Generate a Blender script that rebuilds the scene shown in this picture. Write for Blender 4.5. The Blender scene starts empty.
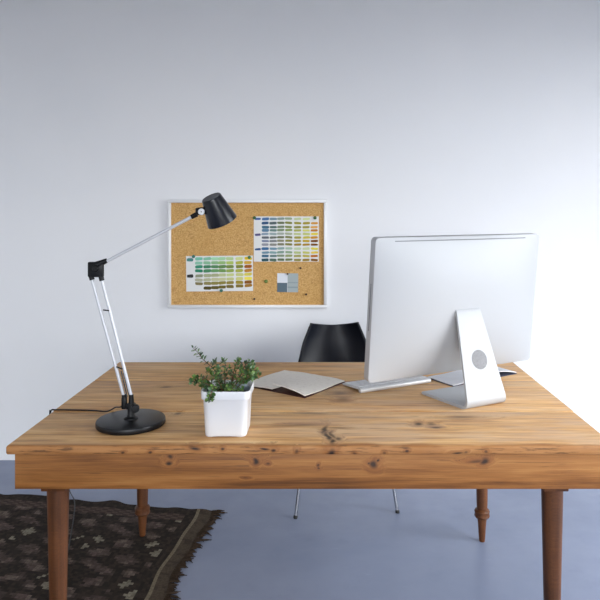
import bpy, bmesh, math, random
from mathutils import Vector, Matrix
random.seed(7)
PI = math.pi
S = bpy.context.scene
COL = S.collection
R = math.radians

# ------------------------------------------------------------------ helpers
def lin(r, g, b):
    f = lambda c: (c/255)/12.92 if c <= 10 else (((c/255)+.055)/1.055)**2.4
    return (f(r), f(g), f(b), 1)

class MB:
    """collects shapes, then links them as ONE mesh object"""
    def __init__(s):
        s.bm = bmesh.new()
        s.col = None
    def colour(s):
        s.col = s.bm.loops.layers.float_color.new('Col')
    def face(s, vs, c=None, mi=0):
        try:
            f = s.bm.faces.new(vs)
        except ValueError:
            return None
        f.material_index = mi
        if c is not None:
            for l in f.loops: l[s.col] = c
        return f
    def box(s, x0, x1, y0, y1, z0, z1, bev=0, seg=2, mat=None, c=None):
        r = bmesh.ops.create_cube(s.bm, size=1)
        vs = r['verts']
        for v in vs:
            v.co = Vector((x0+(v.co.x+.5)*(x1-x0), y0+(v.co.y+.5)*(y1-y0), z0+(v.co.z+.5)*(z1-z0)))
        fs = list({f for v in vs for f in v.link_faces})
        if bev:
            es = list({e for v in vs for e in v.link_edges})
            rb = bmesh.ops.bevel(s.bm, geom=es, offset=bev, segments=seg, affect='EDGES', profile=.5)
            fs = list({f for v in rb['verts'] for f in v.link_faces} | set(f for f in fs if f.is_valid))
            vs = list({v for f in fs for v in f.verts})
        if mat is not None:
            for v in vs: v.co = mat @ v.co
        if c is not None:
            for f in fs:
                for l in f.loops: l[s.col] = c
        return s
    def loft(s, rings, closed=True, cap0=False, cap1=False, c=None, flip=False):
        """rings: list of equal-length point lists"""
        V = [[s.bm.verts.new(p) for p in r] for r in rings]
        n = len(V[0])
        for a, b in zip(V[:-1], V[1:]):
            for i in range(n if closed else n-1):
                j = (i+1) % n
                q = [a[i], a[j], b[j], b[i]]
                if flip: q.reverse()
                s.face(q, c)
        if cap0: s.face(V[0] if flip else V[0][::-1], c)
        if cap1: s.face(V[-1][::-1] if flip else V[-1], c)
        return V
    def lathe(s, prof, seg=32, mat=None, cap0=True, cap1=True, c=None):
        mat = mat or Matrix()
        rings = [[mat @ Vector((r*math.cos(2*PI*i/seg), r*math.sin(2*PI*i/seg), z)) for i in range(seg)] for r, z in prof]
        s.loft(rings, True, cap0, cap1, c)
        return s
    def tube(s, pts, r, seg=10, caps=True, c=None):
        pts = [Vector(p) for p in pts]
        rr = r if isinstance(r, (list, tuple)) else [r]*len(pts)
        rings = []; up = None
        for i, p in enumerate(pts):
            t = (pts[min(i+1, len(pts)-1)]-pts[max(i-1, 0)]).normalized()
            if up is None:
                up = t.orthogonal().normalized()
            up = (up - t*up.dot(t))
            up = up.normalized() if up.length > 1e-6 else t.orthogonal().normalized()
            sd = t.cross(up)
            rings.append([p + (up*math.cos(2*PI*k/seg)+sd*math.sin(2*PI*k/seg))*rr[i] for k in range(seg)])
        s.loft(rings, True, caps, caps, c)
        return s
    def build(s, name, mats, parent=None, sharp=38, smooth=True):
        bm = s.bm
        bmesh.ops.recalc_face_normals(bm, faces=bm.faces[:])
        th = R(sharp)
        for f in bm.faces: f.smooth = smooth
        for e in bm.edges:
            if len(e.link_faces) == 2 and e.calc_face_angle(0) > th: e.smooth = False
        me = bpy.data.meshes.new(name); bm.to_mesh(me); bm.free()
        o = bpy.data.objects.new(name, me); COL.objects.link(o)
        for m in (mats if isinstance(mats, (list, tuple)) else [mats]): me.materials.append(m)
        if parent is not None: o.parent = parent
        return o

def axis(d, at=(0, 0, 0)):
    """matrix taking +Z to direction d, placed at a point"""
    return Matrix.Translation(at) @ Vector(d).to_track_quat('Z', 'Y').to_matrix().to_4x4()

def smooth_path(pts, n=8):
    pts = [Vector(p) for p in pts]; out = []
    for i in range(len(pts)-1):
        p0 = pts[max(i-1, 0)]; p1 = pts[i]; p2 = pts[i+1]; p3 = pts[min(i+2, len(pts)-1)]
        for k in range(n):
            t = k/n
            out.append(.5*((2*p1)+(p2-p0)*t+(2*p0-5*p1+4*p2-p3)*t*t+(3*p1-p0-3*p2+p3)*t**3))
    out.append(pts[-1]); return out

def tag(o, label, cat, group=None, kind=None):
    o['label'] = label; o['category'] = cat
    if group: o['group'] = group
    if kind: o['kind'] = kind
    return o

def thing(name, label, cat, loc=(0, 0, 0), rz=0, group=None):
    o = bpy.data.objects.new(name, None); COL.objects.link(o)
    o.location = loc; o.rotation_euler = (0, 0, rz); o.empty_display_size = .05
    return tag(o, label, cat, group)

def struct(name, mb, m, label, cat):
    o = mb.build(name, m, smooth=False)
    return tag(o, label, cat, kind='structure')

# ------------------------------------------------------------------ materials
def mat(name, col=(.8, .8, .8, 1), rough=.5, metal=0, spec=.5, coat=0):
    m = bpy.data.materials.new(name); m.use_nodes = True
    b = m.node_tree.nodes['Principled BSDF']
    b.inputs['Base Color'].default_value = col
    b.inputs['Roughness'].default_value = rough
    b.inputs['Metallic'].default_value = metal
    b.inputs['Specular IOR Level'].default_value = spec
    b.inputs['Coat Weight'].default_value = coat
    return m

class G:
    """small node-graph helper"""
    def __init__(s, m):
        s.m = m; s.t = m.node_tree; s.b = s.t.nodes['Principled BSDF']
        s.tc = s.t.nodes.new('ShaderNodeTexCoord')
        s.obj = s.tc.outputs['Object']
    def n(s, typ, **kw):
        n = s.t.nodes.new(typ)
        for k, v in kw.items(): setattr(n, k, v)
        return n
    def put(s, sock, v):
        if hasattr(v, 'is_linked') or hasattr(v, 'links'): s.t.links.new(v, sock)
        else: sock.default_value = v
    def mapping(s, vec, scale=(1, 1, 1), loc=(0, 0, 0), rot=(0, 0, 0)):
        n = s.n('ShaderNodeMapping'); s.put(n.inputs['Vector'], vec)
        n.inputs['Scale'].default_value = scale; n.inputs['Location'].default_value = loc; n.inputs['Rotation'].default_value = rot
        return n.outputs[0]
    def noise(s, vec, scale=5, detail=4, rough=.55, dist=0):
        n = s.n('ShaderNodeTexNoise'); s.put(n.inputs['Vector'], vec)
        n.inputs['Scale'].default_value = scale; n.inputs['Detail'].default_value = detail
        n.inputs['Roughness'].default_value = rough; n.inputs['Distortion'].default_value = dist
        return n.outputs['Fac']
    def ramp(s, f, stops):
        n = s.n('ShaderNodeValToRGB'); s.put(n.inputs[0], f)
        e = n.color_ramp.elements
        while len(e) < len(stops): e.new(.5)
        for k, (p, c) in zip(e, stops): k.position = p; k.color = c
        return n.outputs[0]
    def mr(s, f, a, b, c=0, d=1, smooth=True):
        n = s.n('ShaderNodeMapRange'); n.interpolation_type = 'SMOOTHSTEP' if smooth else 'LINEAR'
        s.put(n.inputs[0], f)
        for i, v in zip((1, 2, 3, 4), (a, b, c, d)): n.inputs[i].default_value = v
        return n.outputs[0]
    def math(s, op, a, b=0):
        n = s.n('ShaderNodeMath', operation=op); s.put(n.inputs[0], a); s.put(n.inputs[1], b); return n.outputs[0]
    def vmath(s, op, a, b):
        n = s.n('ShaderNodeVectorMath', operation=op); s.put(n.inputs[0], a); s.put(n.inputs[1], b)
        return n.outputs[1] if op in ('LENGTH', 'DISTANCE') else n.outputs[0]
    def mix(s, f, a, b, blend='MIX'):
        n = s.n('ShaderNodeMix', data_type='RGBA', blend_type=blend)
        s.put(n.inputs[0], f); s.put(n.inputs[6], a); s.put(n.inputs[7], b); return n.outputs[2]
    def bump(s, h, strength=.2, dist=.01):
        n = s.n('ShaderNodeBump'); n.inputs['Strength'].default_value = strength; n.inputs['Distance'].default_value = dist
        s.put(n.inputs['Height'], h); s.t.links.new(n.outputs[0], s.b.inputs['Normal'])
    def base(s, c): s.put(s.b.inputs['Base Color'], c)
    def rough(s, c): s.put(s.b.inputs['Roughness'], c)

def wood(name, stops, knots=(), rough=.45, streak=.5, grey=0, greycol=lin(200, 172, 146), tint=False, g1=(1.6, 22, 22)):
    m = mat(name, rough=rough, spec=.35); g = G(m)
    warp = g.n('ShaderNodeTexNoise'); g.put(warp.inputs['Vector'], g.mapping(g.obj, (3, 9, 9)))
    warp.inputs['Scale'].default_value = 2; warp.inputs['Detail'].default_value = 2
    wv = g.vmath('SUBTRACT', warp.outputs['Color'], (.5, .5, .5))
    wsc = g.n('ShaderNodeVectorMath', operation='SCALE'); g.put(wsc.inputs[0], wv); wsc.inputs[3].default_value = .045
    pos = g.vmath('ADD', g.obj, wsc.outputs[0])
    mask = None; near = None; halo = None
    for (c, r, st) in knots:
        sc = g.n('ShaderNodeVectorMath', operation='MULTIPLY_ADD'); g.put(sc.inputs[0], pos)
        sc.inputs[1].default_value = [1/q for q in r]; sc.inputs[2].default_value = [-p/q for p, q in zip(c, r)]
        d = g.n('ShaderNodeVectorMath', operation='LENGTH'); g.put(d.inputs[0], sc.outputs[0])
        k = g.mr(d.outputs[1], 1.15, .35, 0, st, False)
        mask = k if mask is None else g.math('MAXIMUM', mask, k)
        near = d.outputs[1] if near is None else g.math('MINIMUM', near, d.outputs[1])
    if near is not None: halo = g.mr(near, 3.0, .8, 0, .30)
    gp = g.obj
    if halo is not None:
        cv = g.n('ShaderNodeCombineXYZ'); g.put(cv.inputs[1], g.math('MULTIPLY', halo, .06)); g.put(cv.inputs[2], g.math('MULTIPLY', halo, .06))
        gp = g.vmath('ADD', g.obj, cv.outputs[0])
    if tint:
        at = g.n('ShaderNodeAttribute', attribute_name='Col')
        sh = g.vmath('SCALE', at.outputs['Color'], (0, 0, 0))
        n_ = sh.node; n_.inputs[3].default_value = 7.0
        gp2 = g.vmath('ADD', gp, sh)
    else: gp2 = gp
    a = g.noise(g.mapping(gp2, g1), 2.2, 7, .6, .4)
    b = g.noise(g.mapping(gp2, (3.5, 160, 160)), 2, 4, .6)
    big = g.noise(g.mapping(gp2, (1.3, 5, 5)), 1.6, 3, .5)
    f = g.math('ADD', g.math('MULTIPLY', a, .6), g.math('ADD', g.math('MULTIPLY', b, .2), g.math('MULTIPLY', big, .2)))
    c = g.ramp(g.mr(f, .33, .67, .25, .76, False), stops)
    if grey:
        gm = g.noise(g.mapping(gp2, (2.2, 12, 12)), 1.5, 4, .6)
        sp = g.n('ShaderNodeSeparateXYZ'); g.put(sp.inputs[0], g.obj)
        xr = g.mr(sp.outputs[0], -.5, .35, .25, 1)
        yr = g.mr(sp.outputs[1], .3, -.4, .5, 1)
        c = g.mix(g.math('MULTIPLY', g.math('MULTIPLY', g.mr(gm, .38, .62, 0, grey), xr), yr), c, greycol)
    st = g.noise(g.mapping(gp2, (2.6, 105, 105), (3.1, 1.7, .4)), 2, 5, .65, .6)
    c = g.mix(g.mr(st, .56, .68, 0, streak), c, lin(74, 46, 26))
    if tint:   # varnish left along the worn front edge
        se = g.n('ShaderNodeSeparateXYZ'); g.put(se.inputs[0], pos)
        c = g.mix(g.mr(se.outputs[1], -.455, -.474, 0, .85), c, g.mix(a, lin(116, 68, 30), lin(190, 128, 70)))
        c = g.mix(g.math('MULTIPLY', g.mr(se.outputs[1], -.468, -.474), g.mr(g.noise(g.mapping(g.obj, (6, 40, 60)), 3, 4), .52, .66, 0, .7)), c, lin(66, 44, 30))
    if halo is not None:
        c = g.mix(halo, c, lin(120, 66, 30))
        c = g.mix(mask, c, lin(34, 23, 20))
    g.base(c)
    g.rough(g.mr(a, .3, .7, rough-.08, rough+.12))
    g.bump(g.math('ADD', b, g.math('MULTIPLY', a, .6)), .18, .002)
    return m

def plaster(name, col, col2, rough=.85):
    m = mat(name, col, rough, spec=.2); g = G(m)
    n1 = g.noise(g.obj, 1.3, 4, .5); n2 = g.noise(g.obj, 9, 5, .6)
    g.base(g.mix(g.mr(n1, .35, .7), col, col2))
    g.bump(g.math('ADD', n1, g.math('MULTIPLY', n2, .25)), .12, .02)
    return m

M = {}
M['wall'] = plaster('wall_plaster', (.86, .86, .87, 1), (.83, .835, .85, 1))
M['ceiling'] = plaster('ceiling_plaster', (.66, .65, .64, 1), (.63, .62, .61, 1))
m = mat('painted_concrete', rough=.4, spec=.4); g = G(m)
n1 = g.noise(g.obj, .9, 5, .6, .3); n2 = g.noise(g.obj, 6, 6, .65); n3 = g.noise(g.mapping(g.obj, (5, 24, 5)), 3, 4)
c = g.mix(g.mr(n1, .35, .68), (.195, .232, .335, 1), (.255, .292, .405, 1))
c = g.mix(g.mr(n2, .58, .75, 0, .3), c, (.165, .198, .285, 1))
c = g.mix(g.mr(n3, .66, .78, 0, .3), c, (.34, .39, .52, 1))
g.base(c); g.rough(g.mr(n2, .3, .7, .30, .46)); g.bump(g.math('ADD', n1, g.math('MULTIPLY', n2, .2)), .1, .02)
M['floor'] = m
M['window_paint'] = mat('window_paint', (.8, .8, .8, 1), .5)
# cork
m = mat('cork', rough=.9, spec=.1); g = G(m)
n1 = g.noise(g.obj, 160, 3, .7); n2 = g.noise(g.obj, 45, 3, .6); n3 = g.noise(g.obj, 4, 3)
c = g.ramp(n1, [(.28, lin(158, 114, 64)), (.44, lin(202, 158, 98)), (.58, lin(216, 174, 114)), (.75, lin(232, 198, 142))])
c = g.mix(g.mr(n2, .57, .68, 0, .35), c, lin(160, 116, 66))
c = g.mix(g.mr(n3, .4, .65, 0, .3), c, lin(206, 160, 94))
g.base(c); g.bump(n1, .3, .003); M['cork'] = m
M['board_frame'] = mat('brushed_frame', (.80, .80, .80, 1), .45, .25)
# vertex-pigment materials
def pigment(name, rough=.8, noise=0, scale=200):
    m = mat(name, rough=rough, spec=.15); g = G(m)
    at = g.n('ShaderNodeAttribute', attribute_name='Col'); c = at.outputs['Color']
    if noise:
        c = g.mix(g.mr(g.noise(g.obj, scale, 3), .35, .7, 0, noise), c, (.02, .015, .012, 1))
    g.base(c); return m
M['paint_paper'] = pigment('painted_paper')
M['kilim'] = pigment('kilim_wool', .95, .45, 130)
M['fringe'] = mat('fringe_wool', lin(56, 45, 36), .95, spec=.1)
M['leaf'] = None
m = mat('leaf', rough=.38, spec=.5); g = G(m)
at = g.n('ShaderNodeAttribute', attribute_name='Col'); g.base(at.outputs['Color'])
g.b.inputs['Subsurface Weight'].default_value = 0; M['leaf'] = m
M['stem'] = mat('reddish_stem', lin(98, 62, 44), .6)
m = mat('soil', rough=.95, spec=.1); g = G(m); g.base(g.ramp(g.noise(g.obj, 120, 4), [(.35, lin(22, 17, 14)), (.7, lin(66, 52, 42))])); g.bump(g.noise(g.obj, 150, 3), .6, .004); M['soil'] = m
M['pot'] = mat('white_glazed_pot', (.76, .77, .79, 1), .28, spec=.5)
M['liner'] = mat('grey_plastic_liner', lin(128, 140, 150), .4)
M['black_metal'] = mat('black_lacquer', (.006, .007, .011, 1), .24, spec=.4)
M['black_base'] = mat('black_satin_base', (.004, .0045, .006, 1), .38, spec=.35)
M['black_plastic'] = mat('black_plastic', (.005, .005, .006, 1), .4, spec=.25)
M['cap_grey'] = mat('rod_grey_cap_sheen', (.045, .048, .055, 1), .42)  # grey of the rods; on the shade cap it paints in a gloss reflection
M['lamp_tube'] = mat('white_silver_tube', (.62, .63, .66, 1), .38, .2)
M['disc'] = mat('grey_hinge_disc', (.52, .53, .54, 1), .4, .3)
m = mat('aluminium', (.48, .49, .505, 1), .6, .2); g = G(m)
g.bump(g.noise(g.obj, 900, 2), .015, .001); M['alu'] = m
M['alu_bright'] = mat('bright_aluminium', (.66, .67, .68, 1), .42, .4)
M['alu_rim'] = mat('aluminium_rim', (.50, .50, .51, 1), .5, .5)
M['dark_gap'] = mat('dark_slot', (.16, .165, .175, 1), .5)
m = mat('cable_plug', rough=.6); g = G(m)
w = g.n('ShaderNodeTexVoronoi'); g.put(w.inputs['Vector'], g.obj); w.inputs['Scale'].default_value = 330
g.base(g.mix(g.mr(w.outputs['Distance'], .25, .5), (.17, .17, .18, 1), (.24, .24, .25, 1))); M['plug'] = m
M['screen'] = mat('black_glass', (.006, .006, .007, 1), .06)
M['key'] = mat('white_keycap', (.82, .82, .83, 1), .45)
m = mat('book_paper', rough=.75, spec=.2); g = G(m)
c = g.mix(g.mr(g.noise(g.mapping(g.obj, (1, 1, 0)), 60, 5, .7), .50, .66, 0, .25), lin(250, 243, 232), lin(206, 192, 178))
g.base(c); M['paper_cream'] = m
M['paper_white'] = mat('white_paper', (.78, .79, .83, 1), .7, spec=.2)
M['cover_red'] = mat('dark_red_cover', lin(74, 34, 30), .6)
M['cover_navy'] = mat('slate_cover', lin(74, 78, 98), .6)
M['chair_shell'] = mat('black_shell', (.004, .005, .009, 1), .33, spec=.24)
M['chrome'] = mat('chrome', (.36, .37, .40, 1), .2, 1)
M['rubber'] = mat('rubber', (.02, .02, .02, 1), .7)

# ------------------------------------------------------------------ room
H = 1.326                      # camera height
XL, XR, YB, YF, ZC = -3.0, 2.7, 3.445, -4.6, 3.2
b = MB(); b.box(XL-.1, XR+.1, YF-.1, YB+.1, -.08, 0); struct('floor', b, M['floor'], 'smooth blue grey painted concrete floor', 'floor')
b = MB(); b.box(XL-.1, XR+.1, YF-.1, YB+.1, ZC, ZC+.1); struct('ceiling', b, M['ceiling'], 'plain white ceiling above the frame', 'ceiling')
b = MB(); b.box(XL-.1, XR+.1, YB, YB+.1, 0, ZC); struct('wall_back', b, M['wall'], 'bare white plaster wall behind the desk', 'wall')
b = MB(); b.box(XL-.1, XL, YF-.1, YB, 0, ZC); struct('wall_left', b, M['wall'], 'plain white side wall left of the desk', 'wall')
def holed_wall(name, along, fixed, t, a0, a1, h0, h1, z0, z1, label):
    b = MB()
    def bx(p, q, za, zb):
        if along == 'y': b.box(fixed, fixed+t, p, q, za, zb)
        else: b.box(p, q, fixed, fixed+t, za, zb)
    bx(a0, h0, 0, ZC); bx(h1, a1, 0, ZC); bx(h0, h1, 0, z0); bx(h0, h1, z1, ZC)
    struct(name, b, M['wall'], label, 'wall')
W1 = (.1, 2.45, .15, 2.40)     # right wall window: y0 y1 z0 z1
W2 = (-1.6, 2.5, .70, 2.75)    # wall behind the viewer: x0 x1 z0 z1
holed_wall('wall_right', 'y', XR, .1, YF-.1, YB, W1[0], W1[1], W1[2], W1[3], 'white side wall with a wide window, right of the desk')
holed_wall('wall_front', 'x', YF-.1, .1, XL, XR, W2[0], W2[1], W2[2], W2[3], 'white wall with a wide window facing the desk')
b = MB()
for k in range(4):
    y = W1[0]+.03+(W1[1]-W1[0]-.06)*k/3; b.box(XR+.03, XR+.08, y-.025, y+.025, W1[2], W1[3])
for z in (W1[2]+.03, W1[3]-.03): b.box(XR+.031, XR+.079, W1[0], W1[1], z-.03, z+.03)
struct('window_1', b, M['window_paint'], 'white framed window in the right hand wall', 'window')
b = MB()
for k in range(3):
    x = W2[0]+.03+(W2[1]-W2[0]-.06)*k/2; b.box(x-.025, x+.025, YF-.08, YF-.03, W2[2], W2[3])
for z in (W2[2]+.03, W2[3]-.03): b.box(W2[0], W2[1], YF-.079, YF-.031, z-.03, z+.03)
struct('window_2', b, M['window_paint'], 'white framed window in the wall facing the desk', 'window')

# ------------------------------------------------------------------ table
TX0, TX1, TY0, TY1, TZ = -.848, .775, 1.724, 2.677, .70
tcx, tcy = -.04, 2.2
top_knots = [((x, y, .70), (rx, ry, .03), st) for x, y, rx, ry, st in ((.038, -.350, .0085, .042, .85), (.046, -.400, .010, .045, .9), (.053, -.440, .010, .030, .9),
                                                                       (.060, -.385, .0075, .032, .75), (.069, -.418, .009, .022, .75))]
top_knots += [((.0545, -.474, .688), (.012, .02, .012), .95), ((.075, -.333, .70), (.035, .007, .03), .5),
             ((.316, -.297, .70), (.014, .018, .03), .85), ((.352, -.300, .70), (.014, .014, .03), .6), ((.355, -.334, .70), (.016, .010, .03), .75),
             ((.455, -.24, .70), (.05, .014, .03), .55), ((.09, .02, .70), (.030, .022, .03), .45), ((.10, -.05, .70), (.02, .03, .03), .35),
             ((-.395, .22, .70), (.03, .04, .03), .35), ((-.52, .10, .70), (.02, .012, .03), .7), ((-.33, .12, .70), (.02, .016, .03), .7),
             ((-.24, .43, .70), (.10, .03, .03), .3), ((-.30, .19, .70), (.02, .04, .03), .5), ((-.42, -.20, .70), (.012, .014, .03), .6),
             ((.0, -.2, .70), (.05, .01, .03), .35), ((-.05, -.31, .70), (.07, .01, .03), .4), ((.6, .1, .70), (.03, .03, .03), .5)]
for px, st in ((113, .5), (126, .9), (154, .9), (197, .95), (204, .5), (225, .9), (246, .5), (266, 1), (274, .9), (295, .6), (354, .6), (384, .6), (408, .9), (420, .5), (456, 1), (463, .7), (482, .7)):
    if st < .6: continue
    x = (px-325)/377.0 - tcx
    top_knots.append(((x, -.476, .688+random.uniform(-.003, .003)), (.006+.008*(st > .9), .02, .0045), st))
wood_top = wood('weathered_pine_top', [(.28, lin(160, 108, 62)), (.42, lin(202, 150, 94)), (.53, lin(222, 174, 116)), (.68, lin(238, 200, 146))], top_knots, .55, .5, .5, tint=True)
ap_knots = []
for px, py, rx, rz, st in ((171, 456, .007, .007, .8), (169, 463, .011, .009, .95), (256, 454, .016, .010, .85), (255.5, 462, .008, .007, .95), (266, 463, .006, .004, .6),
                           (374, 463, .012, .013, .9), (378, 459, .005, .004, .9), (370, 462, .004, .004, .8), (322, 464, .004, .005, .7), (322, 467, .004, .003, .7),
                           (483, 460, .012, .009, .9), (475, 459, .022, .004, .6), (245, 477, .008, .003, .5)):
    ap_knots.append((((px-325)/374.6-tcx, -.468, H-(py-210)/374.6), (rx, .05, rz), st))
wood_apron = wood('orange_pine_apron', [(.30, lin(96, 58, 26)), (.43, lin(130, 82, 38)), (.54, lin(150, 98, 49)), (.68, lin(170, 118, 64))], ap_knots, .5, .5, g1=(.9, 12, 12))
wood_leg = wood('shaded_brown_pine_leg', [(.3, lin(58, 32, 14)), (.5, lin(88, 50, 23)), (.7, lin(110, 66, 34))], (), .5, .4, g1=(14, 14, 1))  # brown pine, colour darkened to carry the shade cast by the table
table = thing('desk_table', 'long old pine farmhouse table with a worn plank top and orange-brown apron', 'table', (tcx, tcy, 0))
b = MB(); b.colour()
gaps = [TY0, 2.022, 2.388, TY1]
for k in range(3):
    y0, y1 = gaps[k]-tcy, gaps[k+1]-tcy
    b.box(TX0-tcx, TX1-tcx, y0+(.0034 if k else 0), y1-(.0034 if k < 2 else 0), TZ-.024, TZ, .006 if k == 0 else .003, 3, c=(.13*k+.05, .31*k, .17*k, 1))
b.build('tabletop', wood_top, table)
b = MB()
ax0, ax1, ay0, ay1, az0, az1 = TX0+.02-tcx, TX1-.02-tcx, TY0+.010-tcy, TY1-.03-tcy, .581, TZ-.0242
b.box(ax0, ax1, ay0, ay0+.022, az0, az1, .002)
b.build('apron', wood_apron, table).name = 'apron_board'
b = MB(); b.box(ax0, ax1, ay1-.022, ay1, az0, az1, .002); b.build('apron_board', wood_apron, table)
for x in (ax0, ax1-.022):
    b = MB(); b.box(x, x+.022, ay0+.0225, ay1-.0225, az0, az1, .002); b.build('apron_board', wood_apron, table)
def leg(x, y, zb=0):
    b = MB()
    prof = [(.011, zb), (.0125, .012), (.0165, .075), (.0185, .092), (.0265, .096), (.0305, .103), (.0285, .111), (.0305, .121), (.0265, .128), (.0205, .131),
            (.0215, .15), (.0225, .22), (.026, .40), (.029, .54), (.03, .56)]
    b.lathe([(r, z) for r, z in prof], 24, Matrix.Translation((x-tcx, y-tcy, 0)))
    b.box(x-tcx-.034, x-tcx+.034, y-tcy-.034, y-tcy+.034, .56, .675, .003)
    b.build('leg', wood_leg, table)
leg(.629, 2.604); leg(-.739, 2.632, .0085); leg(.629, 1.80); leg(-.739, 1.80, .0085)

# ------------------------------------------------------------------ rug
rug = thing('kilim_rug', 'dark brown patterned kilim rug with frayed edge under the table end', 'rug', (-.50, 2.845, 0))
e1 = Vector((-.982, .185)); e2 = Vector((-.075, -1))
LU, LV, CS = 1.55, 2.1, .0135
DK = [(.030, .023, .018, 1), (.042, .031, .024, 1), (.022, .017, .014, 1)]
def jt(c, a):
    k = 1+random.uniform(-a, a); return (c[0]*k, c[1]*k, c[2]*k, 1)
def kcol(i, j):
    u, v = i*CS, j*CS
    r = random.random()
    if u < .045: return (.085, .064, .045, 1) if (j//3) % 2 or r < .5 else (.06, .045, .033, 1)
    if u < .060: return (.20, .165, .11, 1)
    if u < .10: return DK[int(r*3)]
    if v < .05: return DK[int(r*3)]
    if v < .10: return (.10, .07, .055, 1) if (i//2+j) % 2 else (.055, .036, .033, 1)
    # stepped lozenges in rows, some with clusters of pale motifs, over broken dusty bands
    MV = [(.105, .073, .064, 1), (.082, .058, .050, 1), (.135, .102, .084, 1), (.064, .047, .040, 1)]
    a, c = (i+2) % 22-11, (j+6) % 20-10
    d = abs(a)/11+abs(c)/10
    blk = ((i+2)//22*3+(j+6)//20*5) % 7
    if d < .60:
        pa, pc = (i+(j//5 % 2)*4) % 8-4, j % 5-2
        if abs(pa)+abs(pc)*1.3 < 3.0 and d < .52 and (blk+(i//8)*3+(j//5)*2) % 4 < 3: return jt((.22, .195, .145, 1), .25)
        return DK[int(r*3)]
    if d < .74: return DK[int(r*3)]
    hh = math.sin(i*.62+math.sin(j*.35)*2.2)+math.sin(j*.95+i*.21)
    if hh > .55: return jt(MV[(i//5+j//3) % 3], .3)
    if hh > .1: return jt(MV[3], .3)
    return DK[int(r*3)]
nu, nv = int(LU/CS), int(LV/CS)
def rp(u, v):
    p = e1*u+e2*v
    w = .010*math.sin(v*9+.6)*math.exp(-u*6)+.006*math.sin(v*23)*math.exp(-u*10)
    p = p + Vector((w, .010*math.sin(u*17)*math.exp(-v*12)+.006*math.sin(u*41+1)*math.exp(-v*12)))
    h = .006+.0012*math.sin(u*6)*math.sin(v*5+1)+.004*max(0, math.sin(u*31))*math.exp(-v*40)
    return Vector((p.x, p.y, h))
b = MB(); b.colour()
V = [[b.bm.verts.new(rp(i*CS, j*CS)) for j in range(nv+1)] for i in range(nu+1)]
for i in range(nu):
    for j in range(nv): b.face([V[i][j], V[i+1][j], V[i+1][j+1], V[i][j+1]], kcol(i, j))
ring = [V[i][0] for i in range(nu+1)]+[V[nu][j] for j in range(1, nv+1)]+[V[i][nv] for i in range(nu-1, -1, -1)]+[V[0][j] for j in range(nv-1, 0, -1)]
low = [b.bm.verts.new((v.co.x, v.co.y, .0005)) for v in ring]
for k in range(len(ring)):
    q = (k+1) % len(ring); b.face([ring[k], ring[q], low[q], low[k]], DK[0])
b.build('woven_field', M['kilim'], rug)
b = MB()
v = 0
while v < LV:
    p = rp(0, v); L = random.uniform(.016, .042)*(1+.6*(random.random() < .15)); a = random.uniform(-.5, .35)
    if v < .05: L += .02
    d = Vector((math.cos(a), math.sin(a), 0)); n = random.uniform(.004, .009)
    pts = [p+Vector((-.004, 0, -.002)), p+d*L*.5+Vector((0, random.uniform(-.006, .006), -.0015)), p+d*L+Vector((0, random.uniform(-.012, .012), -.0035))]
    b.tube(smooth_path(pts, 3), [.0035+.002*random.random() if k < 5 else .0015 for k in range(7)], 5)
    v += random.uniform(.006, .012)
o = b.build('fringe', M['fringe'], rug); o['kind'] = 'stuff'

# ------------------------------------------------------------------ cork board and what is pinned to it
BX0, BX1, BZ0, BZ1 = -.8285, .0106, .809, 1.381
YW = YB
bd = thing('cork_board', 'cork pin board in a thin silver frame hung on the white wall', 'board', ((BX0+BX1)/2, YW, BZ0))
hx, hz = (BX1-BX0)/2, BZ1-BZ0
b = MB(); b.box(-hx+.012, hx-.012, -.014, -.002, .012, hz-.012); b.build('cork_panel', M['cork'], bd)
b = MB(); F = .017
for (x0, x1, z0, z1) in ((-hx, hx, hz-F, hz), (-hx, hx, 0, F), (-hx, -hx+F, F, hz-F), (hx-F, hx, F, hz-F)):
    b.box(x0, x1, -.026, -.001, z0, z1, .003)
b.build('frame', M['board_frame'], bd)
YC = YW-.0145
SC = 650/YC
wx = lambda px: (px-325)/SC
wz = lambda py: H-(py-210)/SC
def patch(b, cx, cz, w, h, c, y):
    n = 10; vs = []
    sk = random.uniform(-.1, .1)*h
    for k in range(n):
        t = 2*PI*k/n
        x = math.copysign(abs(math.cos(t))**.45, math.cos(t))*w/2*random.uniform(.92, 1.05)
        z = math.copysign(abs(math.sin(t))**.45, math.sin(t))*h/2*random.uniform(.86, 1.08)
        vs.append(b.bm.verts.new((cx+x, y, cz+z+sk*x/(w/2))))
    b.face(vs, c)
def jit(c, a=.12):
    k = 1+random.uniform(-a, a); return (c[0]*k, c[1]*k*random.uniform(.97, 1.03), c[2]*k, 1)
def mixc(a, b, t): return tuple(a[i]*(1-t)+b[i]*t for i in range(3))+(1,)
PAPER = (.80, .80, .78, 1)
def sheet(x0, x1, y0, y1, label, cells, rot=0):
    cx, cz = wx((x0+x1)/2), wz((y0+y1)/2)
    w, h = (x1-x0)/SC, (y1-y0)/SC
    b = MB(); b.colour()
    b.box(-w/2, w/2, -.0011, -.0003, -h/2, h/2, c=PAPER)
    for (px, py, pw, ph, c) in cells:
        patch(b, wx(px)-cx, wz(py)-cz, pw/SC, ph/SC, c, -.00125-random.random()*.00008)
    o = b.build('colour_chart', M['paint_paper'], smooth=False)
    o.location = (cx, YC, cz); o.rotation_euler = (0, rot, 0)
    return tag(o, label, 'paper', 'painted colour charts on the cork board')
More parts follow.
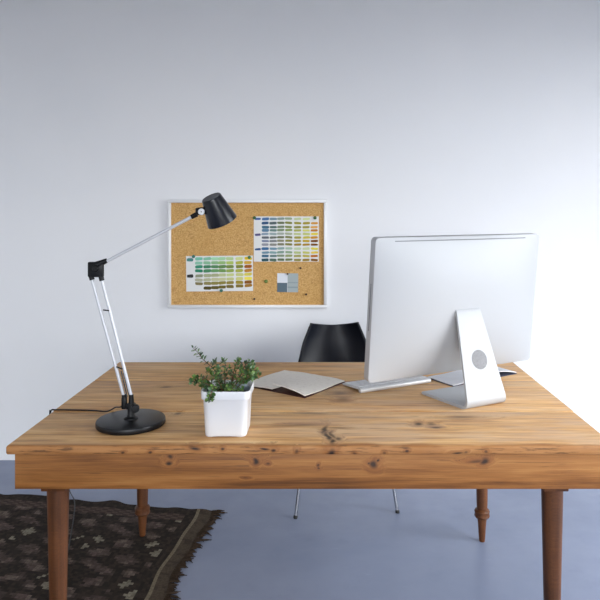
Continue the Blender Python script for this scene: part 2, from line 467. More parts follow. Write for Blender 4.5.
# upper chart: 12 rows running blue to ochre
zx = lambda v: 245+v*.15; zy = lambda v: 205+v*.15
cells = []
cols = [135, 188, 238, 291, 350, 408, 462]; rows = [93, 121, 148, 169, 193, 217, 240, 264, 291, 317, 340, 366]
blues = [lin(82, 118, 160), lin(62, 92, 130), lin(70, 106, 128), lin(96, 132, 158), lin(140, 158, 176), lin(110, 116, 124), lin(128, 138, 160), lin(150, 152, 160), lin(70, 118, 168), lin(118, 152, 172), lin(78, 118, 146), lin(58, 96, 102)]
greens = [lin(170, 186, 150), lin(140, 146, 70), lin(136, 146, 84), lin(152, 168, 90), lin(176, 184, 150), lin(132, 136, 78), lin(148, 142, 66), lin(130, 124, 60), lin(172, 196, 170), lin(150, 178, 138), lin(160, 170, 112), lin(128, 140, 88)]
yell = [lin(214, 222, 160), lin(182, 166, 60), lin(176, 168, 80), lin(206, 204, 110), lin(210, 218, 130), lin(200, 186, 76), lin(196, 164, 50), lin(184, 150, 58), lin(212, 222, 170), lin(206, 206, 110), lin(190, 178, 84), lin(166, 138, 58)]
och = [None, lin(222, 160, 76), lin(224, 170, 92), lin(190, 130, 60), lin(236, 214, 78), lin(214, 152, 50), lin(134, 78, 26), lin(136, 88, 38), lin(236, 222, 84), lin(240, 210, 92), lin(206, 124, 50), lin(140, 96, 44)]
for r, yy in enumerate(rows):
    for k, xx in enumerate(cols):
        if k == 6:
            c = och[r]
            if c is None: continue
        else:
            t = k/5
            c = mixc(blues[r], greens[r], t/.62) if t < .62 else mixc(greens[r], yell[r], (t-.62)/.38)
        cells.append((zx(xx)+random.uniform(-.2, .2), zy(yy-(2 if k in (2, 3) else 0)), 7.5, 2.45+(.5 if c[0] < .12 else 0), jit(c)))
for yy, c in ((93, lin(74, 104, 160)), (198, lin(92, 88, 132)), (295, lin(56, 88, 136))): cells.append((zx(86), zy(yy), 6.2, 2.3, c))
sheet(253.8, 318.8, 216.4, 261.6, 'white sheet of painted swatches in blues to ochre, at upper right of the cork board', cells, R(.0))
# lower chart: 8 rows running teal to ochre
zx = lambda v: 165+v/6; zy = lambda v: 240+v/6
cells = []
cols = [204, 254, 300, 343, 390, 447, 499]; rows = [112, 137, 160, 184, 209, 234, 256, 282]
L_ = [lin(128, 200, 172), lin(150, 206, 178), lin(66, 150, 118), lin(58, 146, 112), lin(160, 164, 134), lin(184, 184, 156), lin(142, 132, 88), lin(84, 76, 44)]
G_ = [lin(176, 222, 170), lin(150, 188, 118), lin(104, 142, 84), lin(122, 160, 92), lin(196, 200, 150), lin(206, 206, 158), lin(152, 142, 72), lin(112, 100, 48)]
Y_ = [lin(214, 226, 150), lin(190, 192, 80), lin(140, 146, 56), lin(172, 176, 76), lin(214, 220, 134), lin(224, 224, 140), lin(164, 142, 56), lin(140, 120, 58)]
O_ = [lin(238, 206, 54), lin(226, 176, 70), lin(172, 96, 36), lin(196, 138, 54), lin(232, 216, 96), lin(236, 222, 92), lin(152, 96, 44), lin(164, 120, 52)]
for r, yy in enumerate(rows):
    for k, xx in enumerate(cols):
        if r == 7 and k == 0: continue
        t = k/5
        c = O_[r] if k == 6 else (mixc(L_[r], G_[r], t/.6) if t < .6 else mixc(G_[r], Y_[r], (t-.6)/.4))
        dy = (8-k*2.6) if r == 7 else (5-k*1.2 if r > 3 else 0)
        cells.append((zx(xx)+random.uniform(-.2, .2), zy(yy+dy), 7.9, 3.3, jit(c)))
for yy, c in ((117, lin(84, 142, 134)), (215, lin(62, 62, 60))): cells.append((zx(151), zy(yy), 6.6, 3.4, c))
sheet(186.2, 253.0, 255.8, 291.2, 'white sheet of painted swatches in teal to brown, at lower left of the cork board', cells, R(-.5))
# small swatch card of four fields
cx, cz = wx(287.7), wz(282.7); w, h = 21/SC, 18.8/SC
b = MB(); b.colour()
b.box(-w/2, w/2, -.0010, -.0003, -h/2, h/2, c=(.70, .71, .72, 1))
def fld(x0, x1, z0, z1, c, y=-.0012):
    b.face([b.bm.verts.new((x0, y, z0)), b.bm.verts.new((x1, y, z0)), b.bm.verts.new((x1, y, z1)), b.bm.verts.new((x0, y, z1))], c)
fld(-w/2, -.002, 0, h/2, lin(226, 229, 234)); fld(-w/2, -.002, -h/2, -.001, lin(98, 114, 124)); fld(0, w/2, -h/2, h/2, lin(170, 180, 180))
fld(0, w/2, -h*.02, h*.03, lin(150, 162, 164), -.0013); fld(0, w/2, -h*.28, -h*.20, lin(150, 162, 164), -.0013)
o = b.build('swatch_card', M['paint_paper'], smooth=False); o.location = (cx, YC, cz); o.rotation_euler = (0, R(.8), 0)
tag(o, 'small card of four grey and white colour fields pinned on the cork', 'card')
pin_green = mat('green_pin', lin(58, 118, 74), .35); pin_teal = mat('teal_pin', lin(44, 112, 98), .35)
pin_leaf = mat('light_green_pin', lin(106, 134, 56), .35); pin_brown = mat('brown_pin', lin(72, 46, 26), .5)
pin_dark = mat('dark_green_pin', lin(48, 92, 42), .35)
def pin(px, py, r, m, label, y=0):
    b = MB()
    b.lathe([(r*.55, 0), (r*.6, .003), (r, .005), (r*1.0, .0075), (r*.75, .0095), (r*.3, .0102)], 14, axis((0, -1, 0)))
    o = b.build('push_pin', m); o.location = (wx(px), YC-y-.0002, wz(py)); tag(o, label, 'pin', 'push pins in the cork board')
rp_ = .0088
pin(254.6, 217.8, rp_, pin_dark, 'green push pin at the upper left corner of the upper colour chart', .0012)
pin(315, 217.8, rp_, pin_dark, 'green push pin at the upper right corner of the upper colour chart', .0012)
pin(193.8, 256.4, rp_, pin_teal, 'teal push pin at the upper left of the lower colour chart', .0012)
pin(249.5, 257.2, rp_, pin_green, 'green push pin at the upper right corner of the lower colour chart, on yellow paint', .0012)
pin(221.5, 290.4, rp_, pin_teal, 'teal push pin at the lower edge of the lower colour chart', .0012)
pin(266.2, 281.2, .0095, pin_leaf, 'light green push pin alone on the cork beside the grey card', 0)
pin(287.6, 273.9, .0050, pin_brown, 'small dark pin holding the top of the grey colour card', .0012)
pin(300.5, 268, .0055, pin_brown, 'small dark pin in bare cork just below the upper colour chart', 0)
pin(306.2, 294.2, .0055, pin_brown, 'small dark pin in bare cork, right of and below the grey card', 0)
pin(254.5, 298.8, .0055, pin_brown, 'small dark pin low in bare cork, below the lower colour chart', 0)

# ------------------------------------------------------------------ chair
ch = thing('shell_chair', 'black one-piece shell chair with thin chrome legs behind the table', 'chair', (.072, 3.02, 0), R(6.6))
prof = [(-.215, .425, .170), (-.205, .444, .195), (-.15, .452, .212), (-.05, .444, .218), (.06, .436, .218), (.135, .438, .212), (.185, .458, .203), (.212, .505, .194),
        (.232, .560, .186), (.246, .618, .172), (.256, .68, .154), (.261, .722, .133), (.264, .747, .118)]
def lerp_prof(t):
    x = t*(len(prof)-1); i = min(int(x), len(prof)-2); f = x-i
    P = [Vector(prof[max(0, min(len(prof)-1, k))]) for k in (i-1, i, i+1, i+2)]
    return .5*((2*P[1])+(P[2]-P[0])*f+(2*P[0]-5*P[1]+4*P[2]-P[3])*f*f+(3*P[1]-P[0]-3*P[2]+P[3])*f**3)
b = MB(); NT, NS = 60, 28; grid = []; 
for i in range(NT+1):
    t = i/NT; y, z, w = lerp_prof(t)
    bk = max(0, min(1, (t-.42)/.25)); bk = bk*bk*(3-2*bk)
    row = []
    for j in range(NS+1):
        s = -1+2*j/NS
        row.append(Vector((s*w, y-.055*bk*abs(s)**2.2, z+.016*(1-bk)*abs(s)**2.5+.020*bk*max(0, t-.85)/.15*abs(s)**2)))
    grid.append(row)
V0 = [[b.bm.verts.new(p) for p in r] for r in grid]
for i in range(NT):
    for j in range(NS): b.face([V0[i][j], V0[i][j+1], V0[i+1][j+1], V0[i+1][j]])
o = b.build('shell', M['chair_shell'], ch, 60)
mod = o.modifiers.new('thick', 'SOLIDIFY'); mod.thickness = .009; mod.offset = 0
b = MB(); b.lathe([(.075, .404), (.08, .408), (.08, .425), (.07, .432)], 28); b.build('mounting_plate', M['chrome'], ch)
for sx in (-1, 1):
    for sy in (-1, 1):
        b = MB()
        pts = [(sx*.03, sy*.03, .413), (sx*.10, sy*.09, .412), (sx*.150, sy*.133, .405), (sx*.170, sy*.152, .375), (sx*.178, sy*.160, .335)]
        pts = smooth_path(pts, 6)+[(sx*.223, sy*.2, .010)]
        b.tube(pts, .0072, 12); lg = b.build('leg', M['chrome'], ch)
        b = MB(); b.lathe([(.008, 0), (.0092, .002), (.0092, .008), (.0075, .014)], 14, Matrix.Translation((sx*.2235, sy*.2005, 0))); b.build('glide', M['rubber'], lg)

# ------------------------------------------------------------------ desk lamp
lx, ly = -.5655, 1.8946
lamp = thing('desk_lamp', 'black task lamp with pale jointed arms and a round base on the table', 'lamp', (lx, ly, TZ+.0004))
b = MB(); b.lathe([(.092, 0), (.0965, .002), (.098, .005), (.098, .014), (.0965, .0172), (.0945, .018), (.03, .0186), (.0, .0187)], 64, cap1=False); b.build('base', M['black_base'], lamp)
b = MB(); b.lathe([(.021, .018), (.0195, .022), (.012, .025), (.0098, .030), (.0098, .062)], 28); b.build('stem', M['black_plastic'], lamp)
b = MB()
b.box(-.0125, .012, -.009, .011, .046, .062, .003)
b.box(-.0265, -.0125, -.008, .008, .046, .082, .003)
for s in (0, 1): b.tube([(-.0195+.0195*s*1.05, 0, .058), (-.0205+.0215*s, 0, .088)], [.0085, .0062], 14)
b.build('lower_joint', M['black_plastic'], lamp)
b = MB(); b.lathe([(.0105, 0), (.0118, .002), (.0118, .012), (.0095, .0148), (.004, .0152)], 22, axis((.25, -1, 0), (.0145, -.006, .0515))); b.build('knob', M['black_plastic'], lamp)
for (p, q) in (((.0022, 0, .078), (-.0860, 0, .425)), ((-.0197, 0, .078), (-.1165, 0, .432))):
    b = MB(); b.tube([p, q], .0046, 14); b.build('lower_arm', M['lamp_tube'], lamp)
b = MB(); b.tube([(-.0125, .004, .080), (-.0300, .004, .155)], .0017, 8); b.tube([(-.006, .004, .080), (-.0235, .004, .150)], .0012, 8); b.build('tension_rod', M['cap_grey'], lamp)
for (p, q) in (((-.0415, -.004, .1697), (-.0235, -.004, .163)), ((-.080, -.004, .335), (-.062, -.004, .333))):
    b = MB(); b.tube([p, q], .0020, 8); b.build('cross_brace', M['black_plastic'], lamp)
b = MB()
b.tube([(-.0845, 0, .4195), (-.0895, 0, .440)], .0072, 14); b.tube([(-.113, 0, .422), (-.119, 0, .442)], .0072, 14)
b.box(-.125, -.0795, -.007, .007, .430, .4745, .004)
b.tube([(-.100, 0, .4655), (-.070, 0, .4785)], [.0105, .0068], 14)
b.build('elbow_joint', M['black_plastic'], lamp)
b = MB(); b.lathe([(.009, 0), (.010, .002), (.010, .006), (.008, .008)], 20, axis((0, -1, 0), (-.100, -.006, .456))); b.build('knob', M['black_plastic'], lamp)
b = MB(); b.tube([(-.074, 0, .4744), (.1865, 0, .6105)], .0049, 14); b.build('upper_arm', M['lamp_tube'], lamp)
b = MB(); b.tube([(.176, 0, .605), (.1925, 0, .6135)], [.0068, .0075], 14); b.box(.188, .214, -.006, .008, .611, .632, .004); b.tube([(.196, 0, .627), (.222, .006, .629)], .006, 12)
b.build('head_joint', M['black_plastic'], lamp)
b = MB(); b.lathe([(.0085, 0), (.0098, .001), (.0098, .004), (.0088, .0052), (.0025, .0054)], 24, axis((.05, -1, 0), (.2068, -.0060, .6205))); hd = b.build('hinge_disc', M['disc'], lamp); hd['label'] = 'light grey round hinge disc'
b = MB(); b.lathe([(.0018, 0), (.0018, .0008)], 10, axis((.05, -1, 0), (.2071, -.0113, .6205))); b.build('screw', M['black_plastic'], hd)
sm = axis((.345, .345, -.873), (.2335, .0, .6630))
b = MB()
b.lathe([(.0270, .0), (.0290, .0012), (.0300, .004), (.0455, .080), (.0458, .0815), (.0448, .0815), (.0290, .006), (.0, .005)], 56, sm, cap0=False, cap1=False)
sh = b.build('lamp_shade', M['black_metal'], lamp)
b = MB(); b.lathe([(.0276, -.0006), (.0276, .0016), (.0, .0016)], 48, sm, cap0=True, cap1=False); cp = b.build('shade_cap', M['cap_grey'], sh); cp['label'] = 'top of the lamp shade, gloss reflection painted in as lighter grey'
b = MB()
pts = [(-.020, .004, .060), (-.034, .012, .048), (-.062, .050, .035), (-.088, .085, .016), (-.112, .108, .0050), (-.15, .122, .0030), (-.21, .128, .0030), (-.272, .13, .0030), (-.285, .13, .0032), (-.2895, .13, -.005), (-.2915, .13, -.03), (-.291, .13, -.35), (-.295, .135, -.60), (-.31, .16, -.672), (-.34, .20, -.682), (-.38, .45, -.683), (-.53, .95, -.683), (-.62, 1.13, -.688), (-.75, 1.35, -.6970)]
b.tube(smooth_path(pts, 7), .0023, 8); b.build('cord', M['black_plastic'], lamp)

# ------------------------------------------------------------------ potted plant
pot = thing('potted_plant', 'small-leaved green plant in a white square pot on the table front', 'plant', (-.2745, 1.842, TZ))
def rsq(hx, hy, r, z, n=7, arch=0):
    pts = []
    for (cx, cy, a0) in ((hx-r, hy-r, 0), (-hx+r, hy-r, 90), (-hx+r, -hy+r, 180), (hx-r, -hy+r, 270)):
        for k in range(n+1):
            a = R(a0+90*k/n); pts.append(Vector((cx+r*math.cos(a), cy+r*math.sin(a), z)))
    # extra points along the sides
    out = []
    for i, p in enumerate(pts):
        out.append(p); q = pts[(i+1) % len(pts)]
        if (q-p).length > r:
            for t in (.1, .3, .5, .7, .9):
                v = p.lerp(q, t); v.z += arch*(1-(2*t-1)**4); out.append(v)
    return out
b = MB()
rings = [rsq(.050, .046, .014, .0035, arch=.0012), rsq(.0555, .0515, .016, .0005, arch=.0018), rsq(.0575, .0535, .017, .003, arch=.0010), rsq(.0580, .0540, .017, .008), rsq(.0625, .0580, .0175, .1035), rsq(.0635, .059, .018, .1045),
         rsq(.0668, .0622, .019, .1050), rsq(.0675, .063, .019, .1065), rsq(.0683, .0635, .019, .1255), rsq(.0680, .0632, .019, .1275), rsq(.0665, .0617, .018, .1282), rsq(.0650, .0602, .017, .1275), rsq(.0640, .0592, .017, .1245), rsq(.058, .053, .015, .06)]
b.loft(rings, True, True, True); b.build('pot', M['pot'], pot, 50)
b = MB()
V = b.loft([rsq(.0612, .0562, .016, .108), rsq(.045, .04, .012, .112), rsq(.02, .018, .006, .110)], True, False, True); b.build('soil', M['soil'], pot)
for (x0, y0, x1, y1, hh) in ((.008, -.005, .058, .012, .026), (-.058, -.046, -.030, -.050, .020)):
    b = MB(); n = 14; A = []; B = []
    for k in range(n+1):
        t = k/n; x = x0+(x1-x0)*t; y = y0+(y1-y0)*t
        z = .108+hh*math.sin(PI*(.12+.8*t))**.8
        A.append((x, y, .100)); B.append((x+.002, y+.010+.004*math.sin(t*7), z))
    C_ = [(p[0]+.001, p[1]+.0035, p[2]-.002) for p in B]; D_ = [(p[0], p[1]+.006, p[2]) for p in A]
    b.loft([A, B, C_, D_], False)
    ln = b.build('liner', M['liner'], pot); ln['label'] = 'grey plastic lining showing above the soil'
stems = MB(); leaves = MB(); leaves.colour()
GR = [lin(70, 104, 40), lin(54, 88, 36), lin(90, 124, 52), lin(42, 70, 34), lin(108, 136, 66), lin(62, 94, 54)]
def leaf(p, d, nrm, L, W):
    d = d.normalized(); sd = d.cross(nrm).normalized(); up = sd.cross(d)
    c = random.choice(GR); k = random.uniform(.85, 1.2); c = (c[0]*k, c[1]*k, c[2]*k, 1)
    spine = [p, p+d*L*.3+up*L*.03, p+d*L*.65+up*L*.02, p+d*L-up*L*.08]
    ws = [.08, .38, .5, .06]
    top = []
    for q, w in zip(spine, ws):
        top.append([q-sd*W*w+up*W*.12*w*2, q, q+sd*W*w+up*W*.12*w*2])
    bot = [[v-up*L*.06*(1 if 0 < i < 3 else .3) for v in r] for i, r in enumerate(top)]
    Vt = [[leaves.bm.verts.new(v) for v in r] for r in top]; Vb = [[leaves.bm.verts.new(v) for v in r] for r in bot]
    for i in range(3):
        for j in range(2):
            leaves.face([Vt[i][j], Vt[i][j+1], Vt[i+1][j+1], Vt[i+1][j]], c); leaves.face([Vb[i][j], Vb[i+1][j], Vb[i+1][j+1], Vb[i][j+1]], c)
        leaves.face([Vt[i][0], Vt[i+1][0], Vb[i+1][0], Vb[i][0]], c); leaves.face([Vt[i][2], Vb[i][2], Vb[i+1][2], Vt[i+1][2]], c)
    leaves.face([Vt[3][0], Vt[3][1], Vt[3][2], Vb[3][2], Vb[3][1], Vb[3][0]], c)
def branch(pts, n, r0=.0016, start=.2, L=.0130):
    path = smooth_path(pts, 8); m = len(path)
    stems.tube(path, [r0*(1-.65*i/(m-1)) for i in range(m)], 6)
    for k in range(n):
        t = start+(1-start)*(k+.5)/n
        i = min(int(t*(m-1)), m-2); p = path[i]; tg = (path[i+1]-path[i]).normalized()
        a0 = (k % 2)*PI/2+random.uniform(-.5, .5)
        o = tg.orthogonal().normalized(); o2 = tg.cross(o)
        for s in (0, PI):
            rad = o*math.cos(a0+s)+o2*math.sin(a0+s)
            d = rad*.9+tg*random.uniform(.1, .7)+Vector((0, 0, random.uniform(-.25, .2)))
            l = L*random.uniform(.7, 1.2)
            leaf(p+rad*r0, d, (tg+Vector((0, 0, .8))+rad*.1), l, l*random.uniform(.65, .85))
    d = (path[-1]-path[-2]); leaf(path[-1], d+Vector((.0, 0, .001)), Vector((.3, -.5, 1)), L*.8, L*.5)
B_ = [
 ([(-.012, 0, .108), (-.022, .0, .150), (-.044, -.004, .180), (-.070, -.006, .204), (-.083, -.006, .222), (-.097, -.008, .236)], 11, .0019, .30),
 ([(-.020, -.01, .108), (-.045, -.02, .140), (-.070, -.025, .160), (-.088, -.03, .156), (-.093, -.03, .146)], 9, .0016, .35),
 ([(-.025, -.015, .108), (-.045, -.03, .135), (-.062, -.035, .146), (-.074, -.035, .148)], 8, .0015, .2),
 ([(-.005, .005, .108), (-.012, .005, .150), (-.008, .0, .190), (-.015, .0, .200)], 10, .0021, .3),
 ([(-.006, .008, .108), (-.024, .012, .150), (-.035, .012, .185), (-.042, .01, .193)], 9, .0016, .25),
 ([(.008, .01, .108), (.012, .012, .155), (.022, .012, .190), (.030, .01, .196)], 10, .0018, .3),
 ([(.010, .012, .108), (.030, .014, .150), (.048, .010, .185), (.060, .006, .193), (.071, .0, .186)], 12, .0018, .3),
 ([(.012, .012, .108), (.040, .020, .140), (.064, .018, .165), (.080, .012, .168), (.084, .010, .158)], 12, .0017, .3),
 ([(.012, .010, .108), (.040, .006, .135), (.060, -.004, .156), (.072, -.010, .158)], 11, .0016, .25),
 ([(.005, -.01, .108), (.020, -.02, .140), (.038, -.022, .165), (.048, -.022, .172)], 10, .0016, .2),
 ([(-.01, -.015, .108), (-.018, -.03, .140), (-.030, -.034, .160), (-.040, -.034, .166)], 10, .0016, .15),
 ([(-.015, -.02, .108), (-.030, -.042, .138), (-.034, -.060, .134), (-.036, -.071, .118), (-.035, -.074, .108)], 9, .0014, .2),
 ([(-.03, -.01, .108), (-.05, -.012, .125), (-.062, -.02, .138), (-.066, -.025, .132)], 9, .0014, .1),
 ([(.0, -.02, .108), (.002, -.034, .125), (.008, -.04, .140)], 7, .0014, .1),
 ([(.02, -.025, .108), (.034, -.036, .122), (.045, -.038, .128)], 7, .0014, .0),
 ([(-.02, .01, .108), (-.03, .015, .135), (-.05, .018, .160), (-.062, .018, .168)], 9, .0015, .15),
 ([(.0, .02, .108), (.005, .026, .140), (.0, .03, .172)], 8, .0015, .15),
 ([(.03, .02, .108), (.045, .028, .14), (.055, .03, .168), (.052, .03, .18)], 9, .0015, .15),
 ([(-.006, -.01, .108), (-.02, -.018, .15), (-.028, -.02, .172), (-.025, -.02, .182)], 9, .0016, .15),
]
for pts, n, r0, st in B_: branch(pts, n, r0, st)
for pts, n, r0, st in B_[1:]:   # slimmer side shoots beside the main ones
    k = random.uniform(.72, .92); dx, dy = random.uniform(-.012, .012), random.uniform(-.010, .012)
    branch([pts[0]]+[(p[0]*.95+dx*(q+1)/len(pts), p[1]+dy, .108+(p[2]-.108)*k) for q, p in enumerate(pts[1:])], max(5, n-2), r0*.8, st*.6, .0115)
stems.build('stems', M['stem'], pot); leaves.build('foliage', M['leaf'], pot, 60)

# ------------------------------------------------------------------ open books
def open_book(name, label, loc, rz, hw, hd, mc, mp, arch, lift, ttop):
    t = thing(name, label, 'book', loc, rz)
    b = MB(); b.box(-hw-.002, hw+.002, -hd-.002, hd+.002, 0, .0022, .0008, 1); b.build('cover', mc, t)
    def block(xs, zf, th, nm):
        b = MB(); top = []; bot = []
        NY = 8
        rows_t = []
        for x in xs:
            rows_t.append((x, zf(x)))
        V = {}
        for i, (x, z) in enumerate(rows_t):
            for k in range(NY+1):
                y = -hd+2*hd*k/NY
                w = .0012*math.sin(y*30+x*40)
                zz = .0024+max(th, th+(z-th)*(1 if x < 0 else .62-.38*y/hd)+w)
                V[i, k, 1] = b.bm.verts.new((x, y, zz)); V[i, k, 0] = b.bm.verts.new((x, y, zz-th))
        n = len(rows_t)-1
        for i in range(n):
            for k in range(NY):
                b.face([V[i, k, 1], V[i+1, k, 1], V[i+1, k+1, 1], V[i, k+1, 1]]); b.face([V[i, k, 0], V[i, k+1, 0], V[i+1, k+1, 0], V[i+1, k, 0]])
            b.face([V[i, 0, 1], V[i, 0, 0], V[i+1, 0, 0], V[i+1, 0, 1]]); b.face([V[i, NY, 1], V[i+1, NY, 1], V[i+1, NY, 0], V[i, NY, 0]])
        for k in range(NY):
            b.face([V[0, k, 1], V[0, k+1, 1], V[0, k+1, 0], V[0, k, 0]]); b.face([V[n, k, 1], V[n, k, 0], V[n, k+1, 0], V[n, k+1, 1]])
        b.build(nm, mp, t, 45)
    N = 16
    block([-hw+(hw-.001)*i/N for i in range(N+1)], lambda x: .004+.003*(1+x/hw), ttop, 'pages')
    block([.001+(hw-.001)*i/N for i in range(N+1)], lambda x: lift*(1-(x/hw)**1.6)+arch*math.sin(PI*min(1, x/hw))+.006, ttop*.9, 'pages')
    return t
open_book('open_book', 'open cream-paged book with dark red cover lying on the table behind the pot', (-.112, 2.341, TZ), R(-35), .139, .121, M['cover_red'], M['paper_cream'], .003, .019, .0032)
open_book('open_notebook', 'open white notebook lying behind the computer stand, beside the keyboard', (.557, 2.450, TZ), R(33), .165, .066, M['cover_navy'], M['paper_white'], .004, .012, .003)

# ------------------------------------------------------------------ computer
TH = R(28)
pc = thing('desktop_computer', 'large silver all-in-one desktop computer seen from behind on its bent stand', 'computer', (.514, 2.0615, TZ), TH)
# stand: a bent plate, wide foot, narrowing leg
b = MB(); path = []
path += [(.219, .0040, .0930), (.12, .0040, .0875), (.05, .0040, .083)]
rb = .020; lean = math.atan2(.086, .30)
cy, czb = .024, .024
for k in range(9):
    a = R(270)-k/8*(PI/2+lean*.9)
    path.append((cy+rb*math.cos(a), czb+rb*math.sin(a), .083-.0005*k))
y0, z0, _ = path[-1]
for k in range(1, 9):
    t = k/8; path.append((y0+(.090-y0)*t, z0+(.290-z0)*t, .079+(.050-.079)*t))
y1, z1, _ = path[-1]
for k in range(1, 6):
    a = PI/2*k/5; path.append((y1+.002+.010*(1-math.cos(a)), z1+.010*math.sin(a), .0495))
path.append((.125, z1+.0105, .049))
th = .0042; rings = []
for i, (y, z, w) in enumerate(path):
    p = Vector(path[max(i-1, 0)][:2]); q = Vector(path[min(i+1, len(path)-1)][:2]); t = (q-p).normalized(); n = Vector((t.y, -t.x))*th
    rings.append([(-w, y+n.x, z+n.y), (-w+.002, y+n.x*1.0, z+n.y*1.0), (w-.002, y+n.x, z+n.y), (w, y+n.x, z+n.y), (w, y-n.x, z-n.y), (-w, y-n.x, z-n.y)])
b.loft(rings, True, True, True)
stand = b.build('stand', M['alu'], pc, 50)
k = .435; hy, hzz = y0+(.090-y0)*k, z0+(.290-z0)*k
ln_ = Vector((0, .090-y0, .290-z0)).normalized(); nb = Vector((0, -ln_.z, ln_.y))
b = MB(); b.lathe([(.0305, -.001), (.0312, .0004), (.030, .0006)], 40, axis(nb, Vector((0.002, hy, hzz))+nb*th)); o = b.build('cable_plug', M['plug'], stand); o['label'] = 'round mottled grey plug in the cable hole'
# housing, tilted back a little
HW, HH, RT, BU = .344, .2295, .026, .040
hm = Matrix.Translation((-.003, .132, .3115)) @ Matrix.Rotation(R(5.6), 4, 'X')
def rr(hw, hh, r, u, v):
    """square (u,v) to a rounded rectangle"""
    x, z = u*hw, v*hh
    ex, ez = abs(x)-(hw-r), abs(z)-(hh-r)
    if ex > 0 and ez > 0:
        l = math.hypot(ex, ez); m_ = max(ex, ez)
        if l > 0:
            ex, ez = ex*m_/l, ez*m_/l
        x = math.copysign(hw-r+ex, x); z = math.copysign(hh-r+ez, z)
    return x, z
def ticks(n, hw, r):
    # finer spacing at the ends so the rounded corners stay round
    core = [-(hw-r)+2*(hw-r)*i/n for i in range(n+1)]
    e = [hw-r+r*k/5 for k in range(1, 6)]
    return [-x/hw for x in e[::-1]]+[x/hw for x in core]+[x/hw for x in e]
us, vs = ticks(48, HW, .014), ticks(36, HH, .014)
b = MB(); grid = []
for v in vs:
    row = []
    for u in us:
        x, z = rr(HW, HH, .014, u, v)
        f = (1-abs(u)**2.6)*(1-abs(v)**2.6)
        row.append(b.bm.verts.new(hm @ Vector((x, -BU*f**.85, z))))
    grid.append(row)
for i in range(len(vs)-1):
    for j in range(len(us)-1): b.face([grid[i][j], grid[i][j+1], grid[i+1][j+1], grid[i+1][j]])
back = b.build('back_shell', M['alu'], pc, 70)
loopuv = [(u, -1) for u in us]+[(1, v) for v in vs[1:]]+[(u, 1) for u in us[-2::-1]]+[(-1, v) for v in vs[-2:0:-1]]
lp = [rr(HW, HH, .014, u, v) for u, v in loopuv]
b = MB()
b.loft([[hm @ Vector((x, 0, z)) for x, z in lp], [hm @ Vector((x*1.0015, .002, z*1.0015)) for x, z in lp], [hm @ Vector((x*1.0015, RT, z*1.0015)) for x, z in lp], [hm @ Vector((x*.99, RT+.002, z*.99)) for x, z in lp]], True, False, True)
b.build('side_rim', M['alu_rim'], pc, 50)
b = MB()
for (x0, x1, z0_, z1_) in ((-HW+.012, HW-.012, -HH+.075, HH-.012),): b.box(x0, x1, RT+.0015, RT+.0035, z0_, z1_, .0005, 1, mat=hm)
b.build('screen', M['screen'], pc)
def back_pt(u, v, lift=.0006):
    x, z = u*HW, v*HH
    return hm @ Vector((x, -BU*((1-abs(u)**2.6)*(1-abs(v)**2.6))**.85-lift, z))
b = MB(); A = []; B = []
for k in range(33):
    u = -.80+1.6*k/32; A.append(back_pt(u, .958, .0003)); B.append(back_pt(u, .945, .0003))
A2 = [p+hm.to_3x3() @ Vector((0, -.0006, 0)) for p in A]; B2 = [p+hm.to_3x3() @ Vector((0, -.0006, 0)) for p in B]
b.loft([A, A2, B2, B], False); b.build('vent_slot', M['dark_gap'], pc)
b = MB(); b.box(-HW*1.0015-.0006, -HW*1.0015+.001, .011, .0145, -.065, .085, mat=hm); b.build('disc_slot', M['dark_gap'], pc)

# ------------------------------------------------------------------ keyboard
rl = Vector((.1225, 2.211)); wv = Vector((math.cos(TH), math.sin(TH))); nv_ = Vector((-math.sin(TH), math.cos(TH)))
KW, KD = .297, .128
kc = rl+wv*KW/2+nv_*KD/2
kb = thing('keyboard', 'slim silver keyboard with white keys lying under the computer edge', 'keyboard', (kc.x, kc.y, TZ), TH)
b = MB()
hw, hd = KW/2, KD/2
sec = [(-hd+.006, .0148), (-hd+.012, .0180), (hd-.001, .0068), (hd, .0058), (hd, .0030), (hd-.004, .0015), (-hd+.020, .0110), (-hd+.012, .0115)]
b.loft([[(x, y, z) for y, z in sec] for x in (-hw, -hw+.001, hw-.001, hw)], True, True, True); b.build('body', M['alu_bright'], kb, 30)
b = MB(); b.lathe([(.0075, -hw), (.0092, -hw+.001), (.0092, hw-.001), (.0075, hw)], 22, Matrix.Translation((0, -hd+.0093, .0093)) @ Matrix.Rotation(PI/2, 4, 'Y')); b.build('battery_tube', M['alu_bright'], kb)
slope = math.atan2(.0068-.0180, KD-.013)
def surf(y): return .0180+(y-(-hd+.012))*(.0068-.0180)/(KD-.013)
first = None
px_ = hw-.004
rowy = [hd-.0115-k*.0190 for k in range(5)]+[hd-.0115-5*.0190+.004]
lay = [[1, 1, 1, 1.25, 5.1, 1.25, 1, 1, 1.0], [2.2]+[1]*10+[2.2], [1.7]+[1]*11+[1.7], [1.4]+[1]*12+[1], [1]*13+[1.4], [1.03]*14]
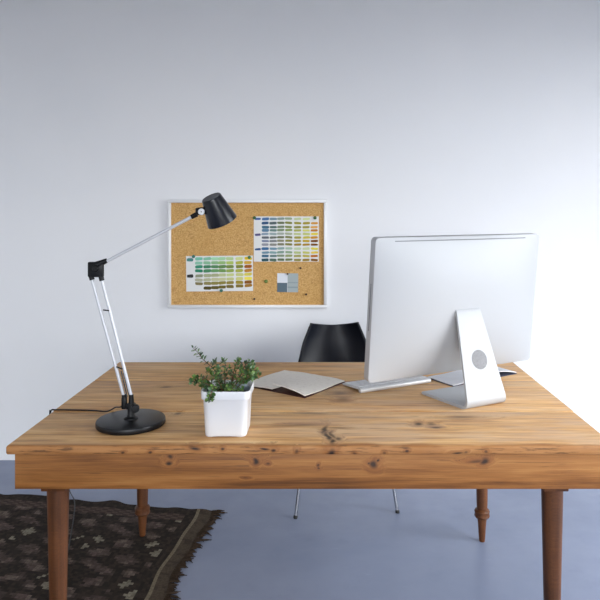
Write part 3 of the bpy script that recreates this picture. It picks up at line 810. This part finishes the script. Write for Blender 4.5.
for r, row in enumerate(lay):
    tot = sum(row); unit = (KW-.010)/tot; x = -hw+.005
    for wd in row:
        w = unit*wd-.0028; hgt = .0155 if r < 5 else .0085
        b = MB(); b.box(-w/2, w/2, -hgt/2, hgt/2, 0, .0022, .0008, 1)
        o = b.build('key', M['key'], kb)
        o.location = (x+unit*wd/2, rowy[r], surf(rowy[r])+.0003); o.rotation_euler = (slope, 0, 0)
        x += unit*wd

# ------------------------------------------------------------------ light
def portal(name, loc, rot, sx, sy):
    l = bpy.data.lights.new(name, 'AREA'); l.shape = 'RECTANGLE'; l.size = sx; l.size_y = sy; l.cycles.is_portal = True
    o = bpy.data.objects.new(name, l); COL.objects.link(o); o.location = loc; o.rotation_euler = rot; return o
# daylight: a bright overcast sky over darker ground, entering through the two windows
portal('daylight_right', (XR+.101, (W1[0]+W1[1])/2, (W1[2]+W1[3])/2), (0, R(90), 0), W1[3]-W1[2], W1[1]-W1[0])
portal('daylight_front', ((W2[0]+W2[1])/2, YF-.101, (W2[2]+W2[3])/2), (R(90), 0, 0), W2[1]-W2[0], W2[3]-W2[2])
w = bpy.data.worlds.new('sky'); S.world = w; w.use_nodes = True
wt = w.node_tree; bg = wt.nodes['Background']
tc = wt.nodes.new('ShaderNodeTexCoord'); sp = wt.nodes.new('ShaderNodeSeparateXYZ'); cr = wt.nodes.new('ShaderNodeValToRGB')
wt.links.new(tc.outputs['Generated'], sp.inputs[0])
mp_ = wt.nodes.new('ShaderNodeMapRange'); mp_.inputs[1].default_value = -1; wt.links.new(sp.outputs[2], mp_.inputs[0])
wt.links.new(mp_.outputs[0], cr.inputs[0]); wt.links.new(cr.outputs[0], bg.inputs[0])
e = cr.color_ramp.elements
e[0].position = .48; e[0].color = (.10, .10, .095, 1); e[1].position = .52; e[1].color = (.93, .965, 1, 1)
bg.inputs[1].default_value = 9.0

# ------------------------------------------------------------------ camera (level, with a shifted view)
cam = bpy.data.cameras.new('camera'); co = bpy.data.objects.new('camera', cam); COL.objects.link(co)
co.location = (0, 0, H); co.rotation_euler = (R(90), 0, 0)
cam.sensor_width = 36; cam.lens = 39.0; cam.shift_x = -25/600; cam.shift_y = -90/600
cam.clip_start = .05; cam.clip_end = 60
S.camera = co
S.view_settings.view_transform = 'Standard'; S.view_settings.look = 'None'
S.view_settings.gamma = 1; S.view_settings.use_curve_mapping = False
S.view_settings.exposure = 0.32
